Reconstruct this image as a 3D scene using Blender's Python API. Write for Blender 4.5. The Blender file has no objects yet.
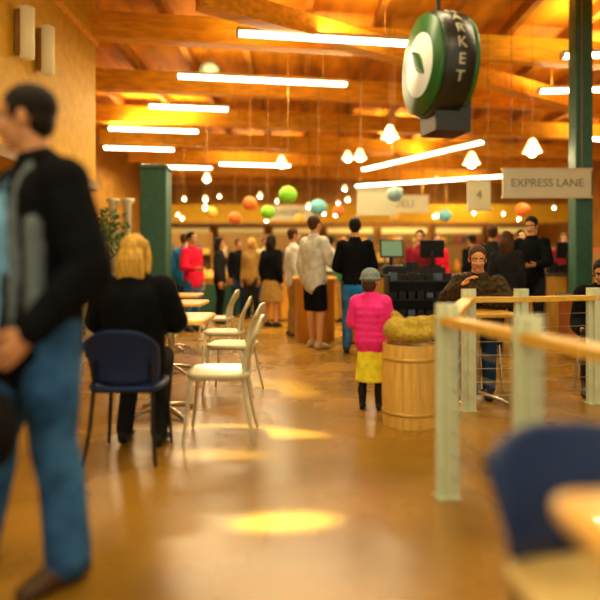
import bpy, math, random
from mathutils import Vector, Matrix
from mathutils.bvhtree import BVHTree
random.seed(7)
scene = bpy.context.scene
try:
    scene.view_settings.view_transform = 'Standard'
except Exception:
    pass

# ------------------------------------------------------------------ materials
MATS = {}
def mat(name, col, rough=0.6, metal=0.0, bump=0.0, scale=20.0, var=0.0, emit=0.0, ecol=None, coat=0.0, stretch=None, rvar=0.0, spec=None):
    if name in MATS: return name
    m = bpy.data.materials.new(name); m.use_nodes = True
    nt = m.node_tree; b = nt.nodes['Principled BSDF']
    c = (col[0], col[1], col[2], 1)
    b.inputs['Base Color'].default_value = c
    b.inputs['Roughness'].default_value = rough
    b.inputs['Metallic'].default_value = metal
    if spec is not None: b.inputs['Specular IOR Level'].default_value = spec
    if coat: b.inputs['Coat Weight'].default_value = coat
    if emit:
        b.inputs['Emission Color'].default_value = (*(ecol or col), 1)
        b.inputs['Emission Strength'].default_value = emit
    if bump or var or rvar:
        tc = nt.nodes.new('ShaderNodeTexCoord')
        mp = nt.nodes.new('ShaderNodeMapping')
        nt.links.new(tc.outputs['Object'], mp.inputs['Vector'])
        if stretch: mp.inputs['Scale'].default_value = stretch
        n = nt.nodes.new('ShaderNodeTexNoise'); n.inputs['Scale'].default_value = scale
        n.inputs['Detail'].default_value = 4
        nt.links.new(mp.outputs['Vector'], n.inputs['Vector'])
        if var:
            r = nt.nodes.new('ShaderNodeValToRGB')
            r.color_ramp.elements[0].position = 0.3; r.color_ramp.elements[1].position = 0.7
            r.color_ramp.elements[0].color = (col[0]*(1-var), col[1]*(1-var), col[2]*(1-var), 1)
            r.color_ramp.elements[1].color = (min(1, col[0]*(1+var)), min(1, col[1]*(1+var)), min(1, col[2]*(1+var)), 1)
            nt.links.new(n.outputs['Fac'], r.inputs['Fac'])
            nt.links.new(r.outputs['Color'], b.inputs['Base Color'])
        if rvar:
            mr = nt.nodes.new('ShaderNodeMapRange')
            mr.inputs['To Min'].default_value = max(0.02, rough-rvar); mr.inputs['To Max'].default_value = rough+rvar
            nt.links.new(n.outputs['Fac'], mr.inputs['Value'])
            nt.links.new(mr.outputs['Result'], b.inputs['Roughness'])
        if bump:
            bp = nt.nodes.new('ShaderNodeBump'); bp.inputs['Strength'].default_value = bump
            bp.inputs['Distance'].default_value = 0.02
            nt.links.new(n.outputs['Fac'], bp.inputs['Height'])
            nt.links.new(bp.outputs['Normal'], b.inputs['Normal'])
    MATS[name] = m
    return name

mat('floor_concrete', (0.285, 0.145, 0.012), 0.27, bump=0.03, scale=1.3, var=0.32, rvar=0.07, spec=0.45)
mat('ceiling_deck', (0.62, 0.235, 0.010), 0.7, bump=0.1, scale=3, var=0.4, stretch=(1, 0.2, 1), spec=0.2)
mat('glulam', (0.76, 0.35, 0.018), 0.5, bump=0.05, scale=4, var=0.25, stretch=(0.3, 4, 4), spec=0.2)
mat('purlin', (0.32, 0.11, 0.006), 0.6, var=0.3, scale=3)
mat('wall_gold', (0.58, 0.32, 0.010), 0.6, bump=0.05, scale=8, var=0.12, spec=0.2)
mat('wall_amber', (0.42, 0.19, 0.015), 0.7, var=0.25, scale=3)
mat('trim_wood', (0.25, 0.11, 0.015), 0.5, var=0.2, scale=6)
mat('green_paint', (0.018, 0.095, 0.06), 0.5, bump=0.05, scale=10, var=0.15)
mat('rail_post', (0.66, 0.74, 0.50), 0.35, metal=0.05, var=0.05, scale=10)
mat('rail_wood', (0.80, 0.48, 0.06), 0.35, bump=0.05, scale=6, var=0.18, stretch=(1, 6, 6))
mat('cable', (0.5, 0.5, 0.4), 0.3, metal=0.9)
mat('table_wood', (0.92, 0.48, 0.05), 0.3, bump=0.03, scale=5, var=0.18, stretch=(1, 7, 1), coat=0.3)
mat('barrel_wood', (0.78, 0.48, 0.09), 0.5, bump=0.1, scale=7, var=0.15, stretch=(5, 5, 0.6))
mat('burlap', (0.46, 0.32, 0.03), 0.9, bump=0.5, scale=40, var=0.3)
mat('hoop', (0.62, 0.40, 0.08), 0.4, metal=0.3)
mat('navy', (0.006, 0.024, 0.095), 0.45, bump=0.05, scale=30, spec=0.3)
mat('black_plastic', (0.008, 0.008, 0.009), 0.4, spec=0.3)
mat('tan_seat', (0.66, 0.48, 0.16), 0.6, bump=0.1, scale=20, var=0.1)
mat('chair_white', (0.60, 0.57, 0.36), 0.35, metal=0.1)
mat('chrome', (0.5, 0.48, 0.4), 0.25, metal=0.9)
mat('tube_light', (1, 0.95, 0.75), 0.5, emit=16, ecol=(1, 0.90, 0.60))
mat('bulb', (1, 0.9, 0.7), 0.5, emit=50, ecol=(1, 0.88, 0.54))
mat('shade_glow', (0.9, 0.85, 0.6), 0.4, emit=1.6, ecol=(1, 0.80, 0.32))
mat('fixture', (0.6, 0.5, 0.3), 0.4, metal=0.2)
mat('cord', (0.30, 0.13, 0.015), 0.6)
mat('sign_cream', (0.62, 0.58, 0.38), 0.5, var=0.04, scale=4)
mat('sign_ink', (0.22, 0.20, 0.11), 0.6)
mat('sign_green', (0.02, 0.13, 0.02), 0.4)
mat('sign_dark', (0.012, 0.014, 0.008), 0.35)
mat('sign_white', (0.80, 0.82, 0.62), 0.4, emit=0.25, ecol=(1, 0.97, 0.7))
mat('menu_lit', (0.85, 0.65, 0.25), 0.5, emit=0.35, ecol=(1, 0.75, 0.2))
mat('sconce_glass', (0.70, 0.58, 0.25), 0.5, emit=0.10, ecol=(1, 0.85, 0.4))
mat('screen', (0.10, 0.17, 0.09), 0.2, emit=0.2, ecol=(0.5, 0.8, 0.4))
mat('counter_wood', (0.70, 0.34, 0.03), 0.35, bump=0.04, scale=5, var=0.2, stretch=(4, 4, 0.5))
mat('counter_red', (0.30, 0.08, 0.015), 0.4, var=0.2, scale=4)
mat('counter_top', (0.05, 0.04, 0.02), 0.25)
mat('shelf_board', (0.30, 0.15, 0.02), 0.5)
mat('leaf', (0.05, 0.12, 0.015), 0.5, var=0.3, scale=8)
mat('bark', (0.12, 0.07, 0.03), 0.8)
mat('pot', (0.35, 0.12, 0.04), 0.6)
PK = []
for i, c in enumerate([(0.55, 0.06, 0.02), (0.75, 0.34, 0.02), (0.72, 0.55, 0.08), (0.10, 0.20, 0.03), (0.75, 0.62, 0.36), (0.05, 0.09, 0.15), (0.25, 0.10, 0.02), (0.65, 0.22, 0.02), (0.80, 0.50, 0.10)]):
    PK.append(mat('goods_%d' % i, c, 0.5))
LG = mat('lantern_green', (0.22, 0.58, 0.02), 0.6, emit=0.12)
LO = mat('lantern_orange', (0.80, 0.18, 0.02), 0.6, emit=0.12)
LB = mat('lantern_blue', (0.15, 0.42, 0.45), 0.6, emit=0.12)
LC = mat('lantern_pale_blue', (0.32, 0.48, 0.42), 0.6, emit=0.1)
LY = mat('lantern_yellow', (0.85, 0.50, 0.06), 0.6, emit=0.15)
SK = mat('skin', (0.62, 0.29, 0.12), 0.55, var=0.06, scale=15, spec=0.25)
SKD = mat('skin_tan', (0.42, 0.19, 0.07), 0.55, var=0.06, scale=15, spec=0.25)
mat('lips', (0.45, 0.12, 0.09), 0.5); mat('eye_white', (0.7, 0.66, 0.58), 0.3); mat('iris', (0.03, 0.02, 0.015), 0.2)
HB = mat('hair_dark', (0.012, 0.008, 0.005), 0.6, bump=0.5, scale=60, stretch=(1, 1, 0.2), spec=0.15)
HBR = mat('hair_brown', (0.07, 0.03, 0.01), 0.6, bump=0.5, scale=60, stretch=(1, 1, 0.2), spec=0.15)
HBL = mat('hair_blond', (0.66, 0.38, 0.06), 0.6, bump=0.6, scale=60, var=0.35, stretch=(1, 1, 0.15), spec=0.2)
def cloth(n, c, r=0.9, b=0.5, s=14, v=0.2, spec=0.06): return mat(n, c, r, bump=b, scale=s, var=v, spec=spec)
CBK = cloth('cloth_black', (0.0055, 0.0065, 0.008))
CDK = cloth('cloth_charcoal', (0.016, 0.016, 0.017))
CGY = cloth('cloth_grey', (0.60, 0.60, 0.52))
CSL = cloth('cloth_slate', (0.13, 0.16, 0.17))
CBL = cloth('cloth_skyblue', (0.18, 0.45, 0.68))
CRB = cloth('cloth_royal', (0.02, 0.19, 0.55))
JN = cloth('denim', (0.035, 0.115, 0.27), v=0.6, s=8)
JND = cloth('denim_dark', (0.015, 0.04, 0.09), v=0.35, s=7)
PNK = cloth('cloth_pink', (1.0, 0.04, 0.28), 0.6)
YLW = cloth('cloth_yellow', (0.90, 0.78, 0.04))
KHK = cloth('cloth_khaki', (0.34, 0.20, 0.05))
RED = cloth('cloth_red', (0.75, 0.015, 0.05))
BUR = cloth('cloth_burgundy', (0.22, 0.015, 0.03))
BRN = cloth('cloth_brown', (0.045, 0.030, 0.014), v=0.75, s=25)
GRN = cloth('cloth_green', (0.04, 0.14, 0.06))
WHT = cloth('cloth_white', (0.70, 0.62, 0.42))
HAT = cloth('knit_grey', (0.22, 0.27, 0.26), 0.95, 0.8, 50)
SHB = mat('shoe_brown', (0.07, 0.03, 0.012), 0.5, spec=0.3)
SHK = mat('shoe_black', (0.008, 0.008, 0.008), 0.5, spec=0.3)
SHW = mat('shoe_light', (0.45, 0.30, 0.15), 0.5)
BAG = mat('bag_canvas', (0.008, 0.007, 0.007), 0.8, bump=0.3, scale=50, spec=0.1)
BAGR = mat('bag_trim_red', (0.14, 0.012, 0.01), 0.7)

# ------------------------------------------------------------------ mesh builder
class MB:
    def __init__(s):
        s.v = []; s.f = []; s.m = []; s.s = []; s.mats = []; s.M = Matrix()
    def mi(s, name):
        if name not in s.mats: s.mats.append(name)
        return s.mats.index(name)
    def add(s, vs, fs, m, smooth=True):
        o = len(s.v); k = s.mi(m)
        for p in vs: s.v.append(s.M @ Vector(p))
        for f in fs:
            s.f.append(tuple(i+o for i in f)); s.m.append(k); s.s.append(smooth)
    def obj(s, name, loc=(0, 0, 0), rot=0.0, bevel=0.0, parent=None):
        me = bpy.data.meshes.new(name)
        me.from_pydata([tuple(p) for p in s.v], [], s.f)
        for n in s.mats: me.materials.append(MATS[n])
        me.polygons.foreach_set('material_index', s.m)
        me.polygons.foreach_set('use_smooth', s.s)
        me.update()
        ob = bpy.data.objects.new(name, me); scene.collection.objects.link(ob)
        ob.location = loc; ob.rotation_euler = (0, 0, rot)
        if bevel:
            b = ob.modifiers.new('bevel', 'BEVEL'); b.width = bevel; b.segments = 2; b.limit_method = 'ANGLE'
        if parent: ob.parent = parent
        return ob

def box(mb, c, size, m, rz=0.0, R=None):
    hx, hy, hz = size[0]/2, size[1]/2, size[2]/2
    A = R if R is not None else Matrix.Rotation(rz, 3, 'Z')
    vs = []
    for z in (-hz, hz):
        for x, y in ((-hx, -hy), (hx, -hy), (hx, hy), (-hx, hy)):
            vs.append(Vector(c) + A @ Vector((x, y, z)))
    mb.add(vs, [(3, 2, 1, 0), (4, 5, 6, 7), (0, 1, 5, 4), (1, 2, 6, 5), (2, 3, 7, 6), (3, 0, 4, 7)], m, False)

def cr(p0, p1, p2, p3, t):
    return [0.5*((2*b)+(-a+c)*t+(2*a-5*b+4*c-d)*t*t+(-a+3*b-3*c+d)*t**3) for a, b, c, d in zip(p0, p1, p2, p3)]

def tube(mb, pts, rad, m, seg=12, side=(1, 0, 0), rnd=True, sub=0):
    P = []
    for i, p in enumerate(pts):
        r = rad[i] if isinstance(rad, (list, tuple)) else rad
        if not isinstance(r, (list, tuple)): r = (r, r)
        P.append([p[0], p[1], p[2], r[0], r[1]])
    if sub and len(P) > 2:
        Q = []
        for i in range(len(P)-1):
            a = P[max(i-1, 0)]; b = P[i]; c = P[i+1]; d = P[min(i+2, len(P)-1)]
            for j in range(sub): Q.append(cr(a, b, c, d, j/sub))
        Q.append(P[-1]); P = Q
    n = len(P); side = Vector(side)
    T = []
    for i in range(n):
        a = Vector(P[max(i-1, 0)][:3]); b = Vector(P[min(i+1, n-1)][:3])
        t = b-a
        T.append(t.normalized() if t.length > 1e-9 else Vector((0, 0, 1)))
    rings = []
    if rnd:
        r = min(P[0][3], P[0][4])
        for th in (68, 35):
            a = math.radians(th)
            rings.append((Vector(P[0][:3])-T[0]*r*math.sin(a), P[0][3]*math.cos(a), P[0][4]*math.cos(a), T[0]))
    for i in range(n): rings.append((Vector(P[i][:3]), P[i][3], P[i][4], T[i]))
    if rnd:
        r = min(P[-1][3], P[-1][4])
        for th in (35, 68):
            a = math.radians(th)
            rings.append((Vector(P[-1][:3])+T[-1]*r*math.sin(a), P[-1][3]*math.cos(a), P[-1][4]*math.cos(a), T[-1]))
    vs = []; fs = []
    for c, ra, rb, t in rings:
        sd = side - t*side.dot(t)
        if sd.length < 1e-4: sd = Vector((0, 1, 0)) - t*t.y
        if sd.length < 1e-4: sd = Vector((0, 0, 1)) - t*t.z
        sd.normalize(); up = t.cross(sd)
        for j in range(seg):
            a = 2*math.pi*j/seg
            vs.append(c+sd*ra*math.cos(a)+up*rb*math.sin(a))
    k = len(rings)
    for i in range(k-1):
        for j in range(seg):
            j2 = (j+1) % seg
            fs.append((i*seg+j, i*seg+j2, (i+1)*seg+j2, (i+1)*seg+j))
    fs.append(tuple(range(seg-1, -1, -1))); fs.append(tuple((k-1)*seg+j for j in range(seg)))
    mb.add(vs, fs, m, True)

def ell(mb, c, r, m, seg=14, rings=9, R=None):
    if not isinstance(r, (list, tuple)): r = (r, r, r)
    A = R if R is not None else Matrix.Identity(3)
    vs = [Vector(c)+A @ Vector((0, 0, -r[2]))]; fs = []
    for i in range(1, rings):
        ph = -math.pi/2+math.pi*i/rings
        for j in range(seg):
            a = 2*math.pi*j/seg
            vs.append(Vector(c)+A @ Vector((r[0]*math.cos(ph)*math.cos(a), r[1]*math.cos(ph)*math.sin(a), r[2]*math.sin(ph))))
    vs.append(Vector(c)+A @ Vector((0, 0, r[2])))
    for j in range(seg): fs.append((0, 1+(j+1) % seg, 1+j))
    for i in range(rings-2):
        for j in range(seg):
            j2 = (j+1) % seg
            fs.append((1+i*seg+j, 1+i*seg+j2, 1+(i+1)*seg+j2, 1+(i+1)*seg+j))
    L = len(vs)-1; o = 1+(rings-2)*seg
    for j in range(seg): fs.append((L, o+j, o+(j+1) % seg))
    mb.add(vs, fs, m, True)

def lathe(mb, prof, m, c=(0, 0, 0), seg=24, smooth=True):
    vs = []; fs = []
    for r, z in prof:
        for j in range(seg):
            a = 2*math.pi*j/seg
            vs.append((c[0]+r*math.cos(a), c[1]+r*math.sin(a), c[2]+z))
    for i in range(len(prof)-1):
        for j in range(seg):
            j2 = (j+1) % seg
            fs.append((i*seg+j, i*seg+j2, (i+1)*seg+j2, (i+1)*seg+j))
    fs.append(tuple(range(seg-1, -1, -1))); fs.append(tuple((len(prof)-1)*seg+j for j in range(seg)))
    mb.add(vs, fs, m, smooth)

def slab(mb, c, sx, sy, th, m, p=5.0, seg=40, dish=0.0):
    out = []
    for j in range(seg):
        a = 2*math.pi*j/seg; ca, sa = math.cos(a), math.sin(a)
        out.append((sx/2*math.copysign(abs(ca)**(2/p), ca), sy/2*math.copysign(abs(sa)**(2/p), sa)))
    vs = []; fs = []
    lv = [(0.02, -dish, 0), (0.5, -dish*0.8, 0), (0.85, -dish*0.2, 0), (0.98, 0, 0), (1.0, -th*0.25, 0), (1.0, -th*0.75, 0), (0.98, -th, 0), (0.5, -th-dish*0.5, 0), (0.02, -th-dish*0.5, 0)]
    for s, z, _ in lv:
        for x, y in out: vs.append((c[0]+x*s, c[1]+y*s, c[2]+z))
    for i in range(len(lv)-1):
        for j in range(seg):
            j2 = (j+1) % seg
            fs.append(((i+1)*seg+j, (i+1)*seg+j2, i*seg+j2, i*seg+j))
    fs.append(tuple(range(seg))); fs.append(tuple((len(lv)-1)*seg+j for j in range(seg-1, -1, -1)))
    mb.add(vs, fs, m, True)

def remesh_into(src, dst, voxel, it=2):
    me = bpy.data.meshes.new('tmp'); me.from_pydata([tuple(p) for p in src.v], [], src.f); me.update()
    ob = bpy.data.objects.new('tmp', me); scene.collection.objects.link(ob)
    r = ob.modifiers.new('r', 'REMESH'); r.mode = 'VOXEL'; r.voxel_size = voxel
    if it:
        s = ob.modifiers.new('s', 'SMOOTH'); s.factor = 0.5; s.iterations = it
    dg = bpy.context.evaluated_depsgraph_get(); dg.update()
    ev = ob.evaluated_get(dg); em = ev.to_mesh()
    bv = BVHTree.FromPolygons(src.v, src.f)
    o = len(dst.v)
    for v in em.vertices: dst.v.append(Vector(v.co))
    idx = [dst.mi(n) for n in src.mats]
    for p in em.polygons:
        hit = bv.find_nearest(p.center)
        dst.f.append(tuple(i+o for i in p.vertices))
        dst.m.append(idx[src.m[hit[2]]] if hit[2] is not None else 0); dst.s.append(True)
    ev.to_mesh_clear()
    bpy.data.objects.remove(ob); bpy.data.meshes.remove(me)

# ------------------------------------------------------------------ human
def hand(mb, w, d, t, sgn_n, skin, curl=1.0):
    w = Vector(w); d = Vector(d).normalized(); t = Vector(t); t = (t-d*t.dot(d)).normalized(); n = Vector(sgn_n); n = (n-d*n.dot(d)-t*n.dot(t)).normalized()
    tube(mb, [w-d*0.03, w+d*0.01, w+d*0.05, w+d*0.088], [(0.026, 0.02), (0.028, 0.018), (0.04, 0.016), (0.041, 0.013)], skin, 12, side=t)
    for off, L in ((0.0315, 0.92), (0.0105, 1.0), (-0.0105, 0.94), (-0.031, 0.76)):
        p = w+d*(0.09-abs(off)*0.15)+t*off
        ang = 0.25*curl; pts = [p-d*0.02, p]; dirn = d+t*off*2.5
        for s, da in ((0.044, 0.35), (0.028, 0.5), (0.022, 0.4)):
            dd = (dirn*math.cos(ang)+n*math.sin(ang)).normalized()
            p = p+dd*s*L; pts.append(p); ang += da*curl
        tube(mb, pts, [0.009, 0.0092, 0.0085, 0.0078, 0.0065], skin, 8, side=t)
    p = w+d*0.022+t*0.026
    d1 = (d*0.75+t*0.65+n*0.3).normalized(); d2 = (d*0.95+t*0.2+n*0.35).normalized()
    tube(mb, [p, p+d1*0.042, p+d1*0.042+d2*0.034, p+d1*0.042+d2*0.034+d2*0.022], [0.014, 0.0115, 0.0095, 0.0075], skin, 8, side=t)

def head(mb, skin, hair, style, hatm=None, detail=True):
    ell(mb, (0, -0.01, 0.03), (0.074, 0.092, 0.085), skin, 20, 14)
    ell(mb, (0, 0.022, -0.04), (0.057, 0.066, 0.072), skin, 18, 12)
    ell(mb, (0, 0.064, -0.094), (0.024, 0.02, 0.017), skin)
    tube(mb, [(0, 0.078, 0.02), (0, 0.092, -0.01), (0, 0.102, -0.03)], [0.008, 0.010, 0.014], skin, 8)
    for s in (-1, 1):
        ell(mb, (s*0.014, 0.088, -0.033), (0.009, 0.011, 0.008), skin, 8, 6)
        ell(mb, (s*0.075, -0.006, -0.008), (0.010, 0.019, 0.031), skin, 10, 8, Matrix.Rotation(s*0.3, 3, 'Z'))
        ell(mb, (s*0.036, 0.066, -0.028), (0.022, 0.016, 0.018), skin, 10, 8)
        ell(mb, (s*0.030, 0.0745, 0.003), (0.013, 0.009, 0.0075), 'eye_white', 10, 8)
        ell(mb, (s*0.030, 0.0825, 0.003), (0.006, 0.004, 0.006), 'iris', 8, 6)
        tube(mb, [(s*0.014, 0.084, 0.021), (s*0.032, 0.083, 0.026), (s*0.048, 0.070, 0.020)], [0.005, 0.0055, 0.004], hair, 6)
    ell(mb, (0, 0.082, -0.062), (0.023, 0.008, 0.0085), 'lips', 10, 6)
    if style == 'beanie':
        ell(mb, (0, -0.012, 0.055), (0.090, 0.107, 0.082), hatm, 20, 12)
        tube(mb, [(0.087*math.cos(a), -0.012+0.104*math.sin(a), 0.032) for a in [i*math.pi/8 for i in range(17)]], 0.014, hatm, 8, side=(0, 0, 1))
        ell(mb, (0, -0.055, -0.03), (0.07, 0.05, 0.07), hair)
    else:
        ell(mb, (0, -0.024, 0.048), (0.084, 0.096, 0.085), hair, 20, 14)
        ell(mb, (0, -0.052, -0.005), (0.068, 0.054, 0.07), hair)
        for s in (-1, 1):
            ell(mb, (s*0.069, 0.012, 0.025), (0.012, 0.03, 0.034), hair)
    if style == 'long':
        tube(mb, [(0, -0.06, 0.05), (0, -0.085, -0.04), (0, -0.08, -0.13), (0, -0.075, -0.20)], [(0.07, 0.045), (0.092, 0.055), (0.098, 0.045), (0.075, 0.028)], hair, 14, sub=3)
        for s in (-1, 1):
            tube(mb, [(s*0.06, 0.0, 0.07), (s*0.084, -0.005, 0), (s*0.085, -0.02, -0.10), (s*0.07, -0.04, -0.17)], [0.03, 0.024, 0.028, 0.018], hair, 8, sub=2)

def human(name, loc, face, H=1.76, top=CBK, bottom=JN, shoe=SHK, skin=SK, hair=HB, style='short', legs='pants', seated=False,
          bulk=0.012, voxel=0.02, pose=None, hk=1.0, width=1.0, headyaw=0.0, headpitch=0.0, hem=None, extras=None, hatm=None, puffy=False, seat=0.45, ha=None):
    k = H/1.78
    pz = pose or {}
    g = lambda key, d: Vector(pz.get(key, d))
    if seated:
        zp = (seat+0.105*k)/k
        P = g('pelvis', (0, 0, zp)); N = g('neck', (0, 0.02, zp+0.53))
    else:
        P = g('pelvis', (0, 0, 0.95)); N = g('neck', (0, -0.01, 1.475))
    up = (N-P).normalized(); fw = Vector((0, 1, 0)); fw = (fw-up*fw.dot(up)).normalized(); X = Vector((1, 0, 0))
    mb = MB(); mb.M = Matrix.Scale(k, 4)
    at = lambda s, y=0.0: P+(N-P)*s+fw*y
    w = width; b = bulk
    if ha is None: ha = -0.14 if not seated else -0.06
    st = [(ha, .160, .115), (0, .162, .118), (.2, .152, .108), (.42, .152, .108), (.65, .170, .118), (.82, .178, .108), (.93, .135, .085), (1.0, .075, .065)]
    pts = [at(s, 0.0) for s, _, _ in st]; rd = [((a+b)*w, (c+b)*w) for _, a, c in st]
    if puffy:
        pts2 = []; rd2 = []
        n = 26
        for i in range(n+1):
            s = ha+(0.97-ha)*i/n
            for q in range(len(st)-1):
                if st[q][0] <= s <= st[q+1][0]:
                    f = (s-st[q][0])/(st[q+1][0]-st[q][0]); A = rd[q][0]*(1-f)+rd[q+1][0]*f; B = rd[q][1]*(1-f)+rd[q+1][1]*f
            mod = 1+0.05*abs(math.sin(i*math.pi/4))
            pts2.append(at(s)); rd2.append((A*mod, B*mod))
        tube(mb, pts2, rd2, top, 20, side=X)
    else:
        tube(mb, pts, rd, top, 20, side=X, sub=3)
    if hem:
        tube(mb, [at(ha-0.03), at(ha+0.04)], [((.160+b)*w+.006, (.115+b)*w+.006)]*2, hem, 20, side=X)
    ell(mb, P+Vector((0, -0.01, -0.03)), (0.155*w, 0.118*w, 0.13), bottom, 16, 10)
    HC = N+up*0.19+Vector(pz.get('headoff', (0, 0.02, 0)))
    nk = HC-N
    tube(mb, [N-up*0.05, N+nk*0.35, HC-up*0.04-fw*0.01], [0.065, 0.056, 0.055], skin, 12)
    tube(mb, [N-up*0.03, N+up*0.035], [(0.082+b, 0.075+b), (0.068+b*.5, 0.066+b*.5)], top, 14, side=X, rnd=False)
    hands = []
    for s, c in ((-1, 'L'), (1, 'R')):
        sh = N-up*0.055+X*s*0.165*w
        el = g('el'+c, sh+Vector((s*0.055, -0.04, -0.29))) if 'el'+c in pz else sh+Vector((s*0.055, -0.04, -0.29))
        if 'wr'+c in pz: wr = Vector(pz['wr'+c])
        else: wr = el+(Vector((s*0.005, 0.07, -0.245)) if not seated else Vector((-s*0.05, 0.22, -0.06)))
        ell(mb, sh, (0.068+b, 0.066+b, 0.068+b), top, 14, 10)
        mid = (sh+el)/2
        tube(mb, [sh, mid, el], [0.060+b, 0.056+b, 0.048+b], top, 14)
        tube(mb, [el, el+(wr-el)*.3, wr-(wr-el).normalized()*0.01], [0.048+b, 0.047+b, 0.034+b*.6], top, 14, rnd=True)
        dd = (wr-el).normalized()
        tube(mb, [wr-dd*0.035, wr-dd*0.005], [0.040+b*.6, 0.040+b*.6], top, 14, rnd=False)
        tube(mb, [wr-dd*0.03, wr+dd*0.01], [0.027, 0.025], skin, 10)
        hands.append((wr, wr-el, s, c))
        hp = P+Vector((s*0.088*w, 0, -0.02))
        if seated:
            kn = g('kn'+c, P+Vector((s*0.11, 0.43, -0.02))); an = g('an'+c, (kn.x, kn.y+0.0, 0.095))
        else:
            kn = g('kn'+c, (s*0.10, 0.02, 0.50)); an = g('an'+c, (s*0.11, -0.02, 0.095))
        lb = 0.012 if legs in ('pants',) else 0.0
        lb += pz.get('baggy', 0)
        lm = bottom if legs in ('pants', 'leggings') else skin
        lm2 = pz.get('legmat', lm)
        q = lambda a_, b_, f: a_+(b_-a_)*f
        bk = Vector((0, -0.012, 0))
        tube(mb, [hp, q(hp, kn, .45), q(hp, kn, .9), kn], [0.088+lb, 0.080+lb, 0.060+lb, 0.057+lb], lm2 if legs != 'shorts' else skin, 16, sub=2)
        tube(mb, [kn, q(kn, an, .3)+bk, q(kn, an, .65)+bk*.5, an], [0.057+lb, 0.056+lb, 0.046+lb*1.4, 0.036+lb*1.9], lm2, 16, sub=2)
        if legs == 'shorts':
            tube(mb, [hp, q(hp, kn, .5), q(hp, kn, .95)], [0.10, 0.098, 0.092], bottom, 16, rnd=False)
        ab = Vector((an.x, an.y, an.z-0.095))
        tube(mb, [ab+Vector((0, -0.055, 0.050)), ab+Vector((0, 0.03, 0.052)), ab+Vector((s*0.004, 0.105, 0.040)), ab+Vector((s*0.006, 0.165, 0.030))],
             [(0.036, 0.045), (0.042, 0.050), (0.046, 0.038), (0.040, 0.026)], shoe, 14, sub=3)
        tube(mb, [an-Vector((0, 0, 0.03)), an+Vector((0, 0, pz.get('boot', 0.0)+0.005))], [0.046, 0.044 if not pz.get('boot') else 0.065], shoe, 12)
    if legs == 'skirt':
        zl = pz.get('skirt', 0.48); sw = pz.get('skirtw', 1.0)
        tube(mb, [P+Vector((0, 0, 0.08)), P+Vector((0, 0, -0.08)), Vector((P.x, P.y, (P.z+zl)/2)), Vector((P.x, P.y, zl))], [(0.15*sw, 0.12*sw), (0.19*sw, 0.15*sw), (0.22*sw, 0.18*sw), (0.25*sw, 0.21*sw)], bottom, 24, side=X, rnd=False, sub=3)
    if extras: extras(mb, at, P, N, X, fw, w, b)
    out = MB()
    remesh_into(mb, out, voxel, 2)
    hm = MB(); hk2 = hk
    hm.M = Matrix.Scale(k, 4) @ Matrix.Translation(HC) @ Matrix.Rotation(headyaw, 4, 'Z') @ Matrix.Rotation(headpitch, 4, 'X') @ Matrix.Scale(hk2, 4)
    head(hm, skin, hair, style, hatm)
    remesh_into(hm, out, 0.0045 if voxel < 0.014 else 0.008, 1)
    for wr, dv, s, c in hands:
        h = MB(); h.M = Matrix.Scale(k, 4)
        td = Vector(pz.get('th'+c, (0, 1, 0.15))); nn = Vector(pz.get('pn'+c, (-s, 0, 0)))
        hand(h, wr, Vector(pz.get('hd'+c, dv)), td, nn, skin, pz.get('curl', 1.0))
        if voxel < 0.016: remesh_into(h, out, 0.0032, 1)
        else:
            o = len(out.v); ii = out.mi(skin)
            out.v += h.v
            for f in h.f: out.f.append(tuple(i+o for i in f)); out.m.append(ii); out.s.append(True)
    rot = math.atan2(-face[0], face[1])
    zz = min(v.z for v in out.v) if not seated else 0
    return out.obj(name, (loc[0], loc[1], -zz if not seated else 0), rot)

# ------------------------------------------------------------------ furniture
def chair(loc, face, bm, sm, fm, bw=0.43, bh=0.31, z0=0.47, slim=False, name='dining_chair', sz=0.45):
    mb = MB()
    slab(mb, (0, 0.0, sz), 0.43, 0.42, 0.03, sm, p=4, dish=0.012)
    n, mrow = 16, 12
    vs = []; fs = []
    for side in (0, 1):
        for i in range(mrow+1):
            v = i/mrow
            for j in range(n+1):
                u = -1+2*j/n
                wv = bw/2*(1-0.10*(1-v)) if not slim else bw/2*(0.72+0.28*v)
                x = u*wv
                z = z0+v*bh*(1-0.30*abs(u)**3.2)-(0.02*(1-u*u) if v == 0 else 0)
                y = -0.20-0.085*v*v-0.01*v+(0.075 if not slim else 0.035)*u*u+(0.022 if side else 0)
                vs.append((x, y, z))
    N1 = (mrow+1)*(n+1); W = n+1
    for i in range(mrow):
        for j in range(n):
            a = i*W+j
            fs.append((a, a+1, a+W+1, a+W)); fs.append((N1+a+W, N1+a+W+1, N1+a+1, N1+a))
    for j in range(n):
        fs.append((j+1, j, N1+j, N1+j+1)); a = mrow*W+j; fs.append((a, a+1, N1+a+1, N1+a))
    for i in range(mrow):
        a = i*W; fs.append((a, a+W, N1+a+W, N1+a)); a = i*W+n; fs.append((a+W, a, N1+a, N1+a+W))
    mb.add(vs, fs, bm, True)
    for s in (-1, 1):
        tube(mb, [(s*0.17, 0.17, sz-0.03), (s*0.185, 0.19, 0.22), (s*0.20, 0.215, 0.012)], [0.013, 0.012, 0.010], fm, 10)
        tube(mb, [(s*(0.165 if not slim else 0.12), -0.19, z0+0.12), (s*(0.17 if not slim else 0.14), -0.165, sz), (s*0.18, -0.19, 0.22), (s*0.205, -0.235, 0.012)], [0.011, 0.013, 0.012, 0.010], fm, 10, sub=2)
        tube(mb, [(s*0.175, 0.17, sz-0.035), (s*0.17, -0.16, sz-0.035)], 0.010, fm, 8)
    tube(mb, [(-0.17, 0.16, sz-0.035), (0.17, 0.16, sz-0.035)], 0.010, fm, 8)
    tube(mb, [(-0.17, -0.165, sz-0.035), (0.17, -0.165, sz-0.035)], 0.010, fm, 8)
    return mb.obj(name, (loc[0], loc[1], 0), math.atan2(-face[0], face[1]))

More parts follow.
